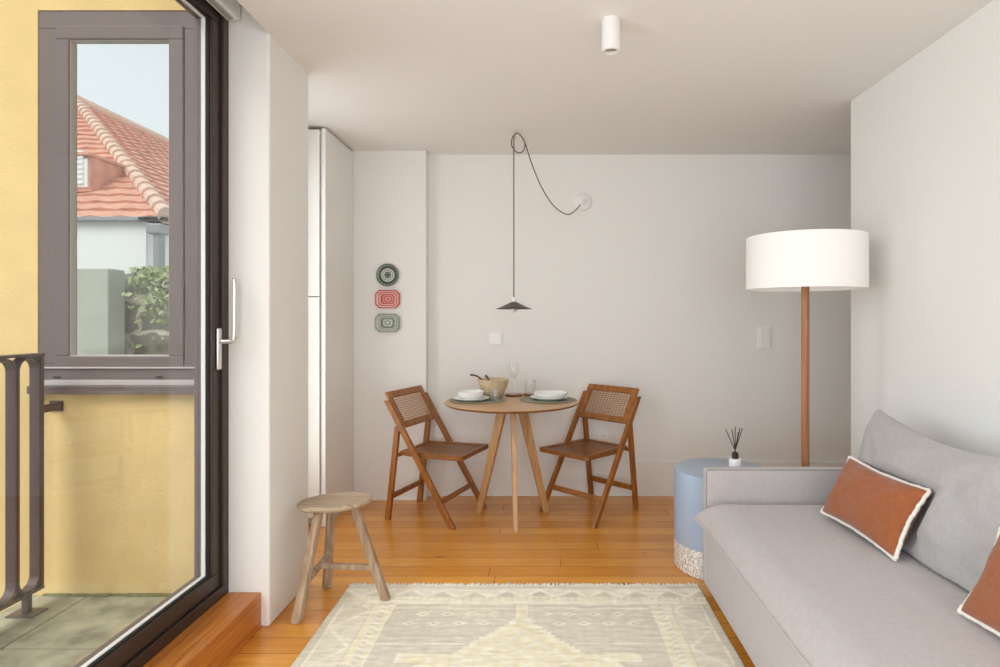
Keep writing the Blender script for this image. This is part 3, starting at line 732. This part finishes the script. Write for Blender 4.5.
# ------------------------------------------------------------------ sofa
sx0, sx1, sy0, sy1 = .752, 1.655, .62, 2.93
so = thing('sofa', (1.2, 1.8, 0), 'light grey linen sofa with one low square arm against the right wall', 'sofa')
def sp(nm, b, m=None, p=None, sm=True, ang=40):
    o = link(nm, b, m or M['sofa'], p or so, False, shift=so.location)
    if sm: smooth_by_angle(o, ang)
    return o
b = N(); box(b, sx0, sx1, sy0, 2.868, .035, .335, .012, 3); sp('base', b)
b = N(); box(b, sx0, sx1, 2.868, sy1, .035, .582, .012, 4)
bmesh.ops.subdivide_edges(b, edges=[e for e in b.edges if e.calc_length() > .2], cuts=14, use_grid_fill=True)
for v in b.verts:
    if v.co.z > .1: v.co += Vector((0, .003*nz(v.co, 7), .004*nz(v.co+Vector((5,0,0)), 5)))
ar = sp('arm', b)
b = N(); tube(b, [(sx0+.003,2.871,.345),(sx0+.003,2.871,.572),(sx0+.010,2.871,.579),(sx1-.02,2.871,.579)], .0028, 6); tube(b, [(sx0+.003,2.927,.04),(sx0+.003,2.927,.572),(sx0+.010,2.927,.579),(sx1-.02,2.927,.579)], .0028, 6); sp('arm_seam', b, M['seam'], ar)
b = N(); box(b, 1.565, sx1, sy0, 2.868, .335, .62, .03, 4); sp('backrest', b)
for x in (sx0+.08, sx1-.1):
    for y in (sy0+.08, sy1-.08):
        b = N(); box(b, x-.03, x+.03, y-.03, y+.03, 0, .036); sp('foot', b, M['blackmetal'], sm=False)
# seat cushion: soft box with rolled edges, welted front seam
cx0, cx1, cy0, cy1, cz = .722, 1.56, .60, 2.864, .338
b = N(); nxx, nyy = 44, 100
def seat_pt(i, j, side):
    u = -1 + 2*i/nxx; v = -1 + 2*j/nyy
    # concentrate samples at edges
    u = math.sin(u*PI/2); v = math.sin(v*PI/2)
    x = (cx0+cx1)/2 + u*(cx1-cx0)/2; y = (cy0+cy1)/2 + v*(cy1-cy0)/2
    ex = (cx1-cx0)/2*(1-abs(u)); ey = (cy1-cy0)/2*(1-abs(v))
    R = .10
    fx = math.sqrt(max(0, 1-(1-min(1,ex/R))**2)); fy = math.sqrt(max(0, 1-(1-min(1,ey/R))**2))
    if x > 1.1: fx = max(fx, .9) if u > .9 else fx
    pull = 0
    if side > 0:
        hh = .106*(fx*fy)**.85
        hh += fx*fy*(.008*nz((x*2.2,y*1.8,0)) + .003*nz((x*9,y*5,2)) + .012*(1-abs(u))*(1-v*v))
        # little front wrinkles rising from the seam
        if ex < .12 and u < 0: hh += .004*fx*nz((x*4, y*14, 9))
        z = cz + hh
    else: z = cz - .006*fx*fy
    cw = .020*max(0, 1-ex/.12)*max(0, 1-ey/.12) if (u < 0 and v > 0) else 0
    return Vector((x-cw, y+cw*.3, z + cw*.95))
top = [[b.verts.new(seat_pt(i,j,1)) for j in range(nyy+1)] for i in range(nxx+1)]
edge = lambda i, j: i in (0,nxx) or j in (0,nyy)
bot = [[top[i][j] if edge(i,j) else b.verts.new(seat_pt(i,j,-1)) for j in range(nyy+1)] for i in range(nxx+1)]
for i in range(nxx):
    for j in range(nyy):
        b.faces.new((top[i][j],top[i+1][j],top[i+1][j+1],top[i][j+1])); b.faces.new((bot[i][j],bot[i][j+1],bot[i+1][j+1],bot[i+1][j]))
welt = [seat_pt(0,j,1) for j in range(nyy+1)] + [seat_pt(i,nyy,1) for i in range(1,nxx//2)]
sc_o = sp('seat_cushion', b, ang=180)
b = N(); tube(b, [p+Vector((-.002,0,.001)) for p in welt], .0045, 6); sp('welt', b, None, sc_o)

def pillow(L, Hh, T, n=34, pinch=.05, seed=0, sag=0, wr=.006, pw=.42):
    """returns (bmesh, border points) in local coords: x along length, z height, y thickness"""
    b = N()
    def pt(i, j, s):
        u = math.sin((-1+2*i/n)*PI/2); v = math.sin((-1+2*j/n)*PI/2)
        px = L/2*u*(1 - pinch*(1-abs(v)**1.6)*abs(u)**3); pz = Hh/2*v*(1 - pinch*1.2*(1-abs(u)**1.6)*abs(v)**3)
        f = max(0, (1-abs(u)**2.6)*(1-abs(v)**2.6))**pw
        w = wr*nz((u*2.2+seed, v*1.8, s*3.1+seed)) + wr*.5*nz((u*6+seed, v*4, s)) if f > 0 else 0
        pz -= sag*(1-u*u)*max(0,(v+1)/2)**2
        return Vector((px, s*(T/2*f + w*f), pz))
    A = [[b.verts.new(pt(i,j,-1)) for j in range(n+1)] for i in range(n+1)]
    ed = lambda i, j: i in (0,n) or j in (0,n)
    B = [[A[i][j] if ed(i,j) else b.verts.new(pt(i,j,1)) for j in range(n+1)] for i in range(n+1)]
    for i in range(n):
        for j in range(n):
            b.faces.new((A[i][j],A[i+1][j],A[i+1][j+1],A[i][j+1])); b.faces.new((B[i][j],B[i][j+1],B[i+1][j+1],B[i+1][j]))
    bd = [pt(i,0,-1) for i in range(n)] + [pt(n,j,-1) for j in range(n)] + [pt(n-i,n,-1) for i in range(n)] + [pt(0,n-j,-1) for j in range(n)]
    return b, bd

def frame(origin, xdir, zdir):
    x = Vector(xdir).normalized(); z = Vector(zdir); z = (z - x*z.dot(x)).normalized(); y = z.cross(x)
    return Matrix(((x.x,y.x,z.x,origin[0]),(x.y,y.y,z.y,origin[1]),(x.z,y.z,z.z,origin[2]),(0,0,0,1)))
# big back cushion (x local runs towards the camera so that -y local faces the room)
def puff(u, v, pw): return max(0, (1-abs(u)**2.6)*(1-abs(v)**2.6))**pw
PL, PH, PT_ = .505, .258, .115
P1 = frame((1.246, 2.352, .583), (.04,-1,0), (.135,-.075,.25))
P2 = frame((1.234, 1.468, .583), (.04,-1,0), (.135,-.05,.25))
bc, bd = pillow(1.02, .50, .235, n=60, pinch=.05, seed=3, sag=.045, wr=.022, pw=.33)
mt = frame((1.405, 2.195, .645), (0,-1,0), (.27,0,1))
P1i = P1.inverted()
def settle(p):
    p = mt @ p
    # soft cushion gives way to the pillow in front of it, to the backrest, wall and seat
    q = P1i @ p; u, v = q.x/(PL/2), q.z/(PH/2)
    m = max(abs(u), abs(v))
    if m < 1.25:
        yb = PT_/2*puff(min(1,abs(u)), min(1,abs(v)), .42) + .026 - max(0, m-1)*.20
        if q.y < yb and q.y > -.12: q.y = yb
        p = P1 @ q
    lim = 1.560 if p.z < .625 else 1.560 + min(.105, (p.z-.625)*2.2)
    p.x = min(p.x, lim)
    p.z = max(p.z, .462)
    p.y = min(p.y, 2.86)
    return p
for v in bc.verts: v.co = settle(v.co)
t = thing('back_cushion', (1.40, 2.2, .45), 'large plain grey cushion leaning at the back of the sofa', 'cushion')
o = link('cover', bc, M['sofa_back'], t, True, shift=t.location)
b = N(); tube(b, [settle(p) for p in bd], .0035, 6, closed=True); link('seam', b, M['sofa_back'], o, True, shift=t.location)

def throw_pillow(mt, label, seed):
    pb, bd = pillow(PL, PH, PT_, n=36, pinch=.095, seed=seed, wr=.010)
    center = mt.translation
    bmesh.ops.transform(pb, matrix=mt, verts=pb.verts)
    t = thing('throw_pillow', center, label, 'pillow', group='rust pillows on the sofa')
    o = link('cover', pb, M['rust'], t, True, shift=t.location)
    b = N()
    pts = [mt @ p for p in bd]
    pts = [p + (p-center).normalized()*.004 + Vector([random.uniform(-.0014,.0014) for _ in range(3)]) for p in pts]
    tube(b, pts, .0072, 8, closed=True); link('piping', b, M['cream'], t, True, shift=t.location)
    return t
throw_pillow(P1, 'rust lumbar pillow with cream edge, whole, beside the far sofa arm', 5)
throw_pillow(P2, 'rust pillow with cream edge cut off at the right margin', 9)

# ------------------------------------------------------------------ rug
RX0, RX1, RY0, RY1 = -.935, .735, .70, 2.945
rug = thing('area_rug', (-.10, 1.9, 0), 'faded cream and grey patterned kilim rug with short fringe', 'rug')
def lerp3(a, b_, t): return tuple(a[i]+(b_[i]-a[i])*t for i in range(3))
GRE = (.56,.52,.455); CRM = (.80,.765,.67); YEL = (.72,.665,.43); GRY = (.42,.39,.34); OFF = (.68,.645,.555)
def tri(x, p): x = (x/p) % 1; return abs(x*2-1)
def rug_col(x, y):
    u = x+.10; v = RY1 - y; au = abs(u)
    wob = .008*nz((x*3,y*3,1)) ; v += wob; au += .006*nz((x*4,y*4,8))
    edge = .835-au
    c = OFF
    if au > .665:                                   # outer side border: big triangles
        c = OFF
        p = tri(v+.04, .30)
        if edge < .035: c = lerp3(GRE, GRY, .4)
        elif edge < .045: c = CRM
        else:
            w = (edge-.045)/.125
            if w < p: c = lerp3(GRE, CRM, .25)
            if abs(w-p) < .07: c = CRM
            if .30 < p-w < .9 and (int(v/.30) % 2 == 0): c = GRE
    elif au > .565:                                 # cream/yellow column
        k = (au-.565)/.10
        c = CRM
        if .12 < k < .36: c = YEL if tri(v,.05) > .45 else CRM
        elif .36 <= k < .60: c = GRE if tri(v+au*.4,.035) > .62 else CRM
        elif k >= .62: c = lerp3(YEL, CRM, .5)
        if k < .05 or k > .94: c = GRE
    else:
        # field: striped greige
        s = .5+.5*nz((x*1.4, y*34, 2)); c = lerp3(GRE, lerp3(GRE,GRY,.45), s)
        # stepped medallion
        st = .022; vv = math.floor(v/st)*st
        if v < .60: half = max(0, (vv-.30)*.86)
        elif v < .66: half = .46
        elif v < 1.6: half = .46 - .10*tri(v, .22)
        else: half = max(0, .46-(vv-1.6)*.86)
        d = half-au
        if half > 0:
            if d > .030: c = lerp3(YEL, CRM, .25+.35*nz((x*5,y*12,4)))
            elif d > -.004: c = CRM
            if d > .075:
                if tri(u+v,.13) < .16 or tri(u-v,.13) < .16: c = CRM
        if au < .022 and .17 < v < .34: c = CRM if au > .008 else YEL
        # rows of little motifs in the field
        for vr, ph in ((.37,0),(.29,.06)):
            if abs(v-vr) < .022 and .10 < au < .50 and d < -.03:
                k = tri(u+ph,.105)*.0525 + abs(v-vr)*1.5          # little diamonds
                if k < .034: c = lerp3(c, CRM, .8)
                if k < .012: c = GRY
        if abs(v-.235) < .006 and au > .06: c = lerp3(GRE,CRM,.7)
        if abs(v-.53) < .005 and d < -.02: c = CRM
    if v < .205:                                    # far end border bands
        if v < .045: c = lerp3(GRE, GRY, .35)
        elif v < .052: c = CRM
        elif v < .125:
            w = (v-.052)/.073; p = tri(u, .15)
            c = GRE if w > p else lerp3(GRE,CRM,.55)
            if abs(w-p) < .16: c = CRM
            if w-p > .35 and tri(u,.15) < .4: c = GRY
        elif v < .165: c = lerp3(YEL,CRM,.45) if tri(u,.032) > .5 else lerp3(GRE,CRM,.35)
        elif v < .195: c = CRM if au < .70 else OFF
        else: c = GRE
    # wear and slubs
    n1 = .5+.5*nz((x*2.1, y*2.6, 11)); n2 = nz((x*22, y*90, 3)); n3 = nz((x*9, y*60, 5))
    c = lerp3(c, OFF, .25+.40*n1)
    f = 1 + .10*n2 + .13*n3 + .08*nz((x*40, y*12, 6))
    f *= 1.27
    return tuple(max(0, min(1, k*f*w_)) for k, w_ in zip(c, (1.02,1.0,.95)))
b = N(); ny_ = 400; nx_ = 300
lay = b.loops.layers.float_color.new('pattern')
rows = []
for j in range(ny_+1):
    y = RY0 + (RY1-RY0)*j/ny_
    rows.append([])
    for i in range(nx_+1):
        x = RX0 + (RX1-RX0)*i/nx_
        xx = x + (.004*nz((y*3,0,i//150)) if i in (0,nx_) else 0)
        rows[-1].append((b.verts.new((xx, y, .009 + .0015*nz((x*18,y*40,0)) + .002*nz((x*2,y*2,3)))), rug_col(x, y)))
for j in range(ny_):
    for i in range(nx_):
        q = (rows[j][i], rows[j][i+1], rows[j+1][i+1], rows[j+1][i])
        f = b.faces.new([p[0] for p in q])
        for lp, p in zip(f.loops, q): lp[lay] = (*p[1], 1)
# skirt down to the floor
border = [rows[0][i] for i in range(nx_+1)] + [rows[j][nx_] for j in range(1,ny_+1)] + [rows[ny_][i] for i in range(nx_-1,-1,-1)] + [rows[j][0] for j in range(ny_-1,0,-1)]
low = [b.verts.new((p[0].co.x, p[0].co.y, .0005)) for p in border]
for k in range(len(border)):
    k2 = (k+1) % len(border); f = b.faces.new((border[k][0], low[k], low[k2], border[k2][0]))
    for lp in f.loops: lp[lay] = (.42,.38,.32,1)
link('pile', b, M['rug'], rug, True, shift=rug.location)
b = N(); x = RX0
while x < RX1:
    l = random.uniform(.016,.034); a = random.uniform(-.012,.012); w = random.uniform(.003,.0055)
    for k in range(1):
        tube(b, [(x, RY1-.006, .008), (x+a*.5, RY1+l*.6, .007), (x+a, RY1+l, .003)], w, 5)
    x += random.uniform(.008,.0125)
o = link('fringe', b, M['fringe'], rug, True, shift=rug.location); o['kind'] = 'stuff'

# ------------------------------------------------------------------ three legged stool
t = thing('stool', (-.952, 2.79, 0), 'rustic three legged wooden stool with round seat by the left wall', 'stool')
tilt = Matrix.Translation((0,0,.452)) @ Matrix.Rotation(math.radians(-2.4),4,'Y') @ Matrix.Rotation(math.radians(-3),4,'X')
b = N(); lathe(b, [(0,-.016),(.120,-.018),(.152,-.010),(.162,.000),(.161,.010),(.154,.014),(.09,.009),(0,.007)], 56)
for v in b.verts:
    a = math.atan2(v.co.y, v.co.x); k = 1 + .012*math.sin(a*2+.6) + .008*math.sin(a*5); v.co.x *= k; v.co.y *= k; v.co.z += .003*nz(v.co, 14)
bmesh.ops.transform(b, matrix=tilt, verts=b.verts)
smooth_by_angle(link('seat', b, M['oldwood_top'], t), 50)
feet = [(-.100,-.188,0), (.228,.0,.0125), (-.092,.150,0)]
tops = [(-.045,-.085,.435), (.085,.005,.432), (-.045,.075,.432)]
def legat(k, z): p, q = Vector(feet[k]), Vector(tops[k]); return p.lerp(q, (z-p.z)/(q.z-p.z))
for k in range(3):
    b = N(); d = Vector((tops[k][0]-feet[k][0], tops[k][1]-feet[k][1], 0)).normalized(); s = Vector((-d.y, d.x, 0))
    if k == 0: s = Vector((.9,-.2,0)).normalized()
    cut_floor_bar(b, feet[k], tops[k], .038, .040, s, w1=.034, d1=.036, bev=.005)
    link('leg', b, M['oldwood'], t)
b = N(); bar(b, legat(0,.145), legat(2,.168), .024, .024, bev=.004); link('stretcher', b, M['oldwood'], t)
mid = legat(0,.145).lerp(legat(2,.168), .62)
b = N(); bar(b, mid, legat(1,.155), .024, .024, bev=.004); link('stretcher', b, M['oldwood'], t)

# ------------------------------------------------------------------ wall plates
def wall_plate(z, shape, stops, size, label):
    t = thing('wall_plate', (-1.112, 4.35, z), label, 'plate', group='decorative plates on the pier')
    b = N(); pts = []
    a_, c_ = size
    if shape == 'round': outline = [(a_*math.cos(2*PI*i/48), c_*math.sin(2*PI*i/48)) for i in range(48)]
    else:
        k = .42; base = [(a_,-c_*(1-k)*1.0),(a_,c_*(1-k)),(a_*(1-k*.75),c_),(-a_*(1-k*.75),c_),(-a_,c_*(1-k)),(-a_,-c_*(1-k)),(-a_*(1-k*.75),-c_),(a_*(1-k*.75),-c_)]
        outline = base
    n = len(outline)
    prof = [(0,-.010),(.55,-.010),(.62,-.008),(.66,-.012),(.92,-.019),(1.0,-.021)]
    def depth(q):
        for (q0,y0),(q1,y1) in zip(prof, prof[1:]):
            if q <= q1: return y0+(y1-y0)*(q-q0)/(q1-q0)
        return prof[-1][1]
    cuts = sorted(set([q for q,_ in prof] + [q for q,_ in stops])); face_ids = []
    cols = sorted(set(c for _,c in stops)); rings = []
    for q in cuts: rings.append([b.verts.new((p[0]*q, depth(q), p[1]*q)) for p in outline] if q else [b.verts.new((0,depth(0),0))])
    for q, y in ((1.0,-.017),(.66,-.001),(0,-.001)): rings.append([b.verts.new((p[0]*q, y, p[1]*q)) for p in outline] if q else [b.verts.new((0,y,0))]); cuts.append(1.0)
    for q, A, B in zip(cuts, rings, rings[1:]):
        mi = cols.index([c for r_, c in stops if r_ <= q+1e-6][-1])
        for i in range(n):
            j = (i+1) % n
            if len(A) == 1: f = b.faces.new((A[0],B[i],B[j]))
            elif len(B) == 1: f = b.faces.new((A[i],A[j],B[0]))
            else: f = b.faces.new((A[i],A[j],B[j],B[i]))
            f.material_index = mi
    o = link('dish', b, [glaze(c) for c in cols], t); smooth_by_angle(o, 30)
    # relief beads around the rim
    b = N()
    for i in range(20):
        a = 2*PI*i/20
        u, w = a_*.80*math.cos(a), c_*.80*math.sin(a)
        lathe(b, [(0,-.002),(.004,0),(0,.002)], 6, (u,-.0165,w))
    link('rim_beads', b, beadm[shape if 'red' not in label else 'red'], t)
G0 = (.03,.045,.035); G1 = (.24,.30,.25); G2 = (.55,.58,.50); G3 = (.12,.155,.13); R0=(.50,.10,.09); R1=(.70,.32,.29); R2=(.80,.60,.52); R3=(.30,.03,.03)
beadm = {'round': mat('green_bead', (.36,.42,.36), .3), 'oct': mat('pale_bead', (.52,.56,.50), .3), 'red': mat('pink_bead', (.80,.55,.50), .3)}
wall_plate(1.594, 'round', [(0,G0),(.16,G1),(.22,G0),(.30,G2),(.42,G3),(.48,G2),(.58,G1),(.64,G0),(.80,G1),(.86,G3)], (.080,.080), 'round dark green ringed plate hung above the other two')
wall_plate(1.424, 'oct', [(0,R3),(.09,R1),(.22,R0),(.34,R1),(.40,R0),(.58,R2),(.66,R0),(.78,R2),(.86,R0)], (.088,.064), 'red and pink octagonal plate hung between two green ones')
wall_plate(1.256, 'oct', [(0,G2),(.12,G1),(.26,G2),(.36,G1),(.44,G3),(.56,G2),(.66,G1),(.76,G2),(.85,G1)], (.088,.064), 'pale green octagonal plate hung lowest of three')

# ------------------------------------------------------------------ switches and outlets on the back wall
def switch(x, z, w, h_, n, label):
    t = thing('light_switch', (x, YB, z), label, 'switch')
    b = N(); box(b, -w/2, w/2, -.010, 0, -h_/2, h_/2, .003, 3); link('plate', b, M['plastic'], t)
    for k in range(n):
        zz = (k-(n-1)/2)*(h_/n)*.92
        b = N(); box(b, -w*.34, w*.34, -.014, -.009, zz-h_/n*.38, zz+h_/n*.38, .002); link('rocker', b, M['plastic'], t)
switch(-.355, 1.138, .086, .086, 1, 'single square white switch on the wall above the table')
switch(1.587, 1.148, .095, .165, 2, 'tall double white switch on the wall left of the lamp pole')
def outlet(x, z, label):
    t = thing('power_outlet', (x, YB, z), label, 'outlet')
    b = N(); box(b, -.042, .042, -.010, 0, -.042, .042, .003, 3); link('plate', b, M['plastic'], t)
    rot = Matrix.Translation((0,-.010,0)) @ Matrix.Rotation(PI/2,4,'X')
    b = N(); lathe(b, [(.0,.0006),(.0185,.0006),(.0195,.004),(.0215,.004),(.0215,0),(.0,0)], 24); bmesh.ops.transform(b, matrix=rot, verts=b.verts); s = link('socket', b, M['plastic'], t)
    for dx in (-.0095,.0095):
        b = N(); lathe(b, [(0,.0005),(.0028,.0005),(.0028,.0015),(0,.0015)], 10, (dx,0,0)); bmesh.ops.transform(b, matrix=rot, verts=b.verts); link('pin_hole', b, M['rubber'], s)
outlet(-.760, .46, 'white power outlet low on the wall behind the left chair')
outlet(.424, .44, 'white power outlet low on the wall behind the right chair')

# ------------------------------------------------------------------ light
w = bpy.data.worlds.new('sky'); SC.world = w; w.use_nodes = True
nt = w.node_tree; bg = nt.nodes['Background']
tcw = nt.nodes.new('ShaderNodeTexCoord'); spx = nt.nodes.new('ShaderNodeSeparateXYZ'); nt.links.new(tcw.outputs['Generated'], spx.inputs[0])
rp = nt.nodes.new('ShaderNodeValToRGB'); e = rp.color_ramp.elements
e[0].position = .0; e[0].color = (.90,.91,.92,1); e[1].position = .6; e[1].color = (.74,.81,.89,1)
nt.links.new(spx.outputs['Z'], rp.inputs['Fac']); nt.links.new(rp.outputs['Color'], bg.inputs['Color'])
bg.inputs['Strength'].default_value = 1.15

def area(name, loc, rot, sx_, sy_, power, col):
    l = bpy.data.lights.new(name, 'AREA'); l.shape = 'RECTANGLE'; l.size = sx_; l.size_y = sy_; l.energy = power; l.color = col
    o = bpy.data.objects.new(name, l); COL.objects.link(o); o.location = loc; o.rotation_euler = rot; return o
area('fill_rear_opening', (.3, YR-.15, 1.35), (PI/2, 0, 0), 2.4, 2.0, 55, (.87,.93,1.0))  # added fill lamp behind the camera, brightens the room through the rear opening
area('daylight_balcony_door', (-1.50, .1, 1.45), (0, -PI/2, 0), 2.2, 3.0, 66, (.91,.96,1.0))
area('daylight_nook_window', (-1.57, 3.33, 1.30), (0, -PI/2, 0), 1.9, .62, 7.5, (.96,.98,1.0))
sun = bpy.data.lights.new('sun', 'SUN'); sun.energy = 2.35; sun.angle = math.radians(40); sun.color = (1,.965,.91)
so_ = bpy.data.objects.new('sun', sun); COL.objects.link(so_); so_.rotation_euler = (math.radians(42), 0, math.radians(-25))

vs = SC.view_settings
vs.view_transform = 'Standard'; vs.look = 'None'; vs.gamma = 1; vs.use_curve_mapping = False; vs.exposure = 0
SC.cycles.use_denoising = True
SC.cycles.max_bounces = 10; SC.cycles.diffuse_bounces = 6; SC.cycles.transparent_max_bounces = 16
SC.cycles.caustics_reflective = False; SC.cycles.caustics_refractive = False
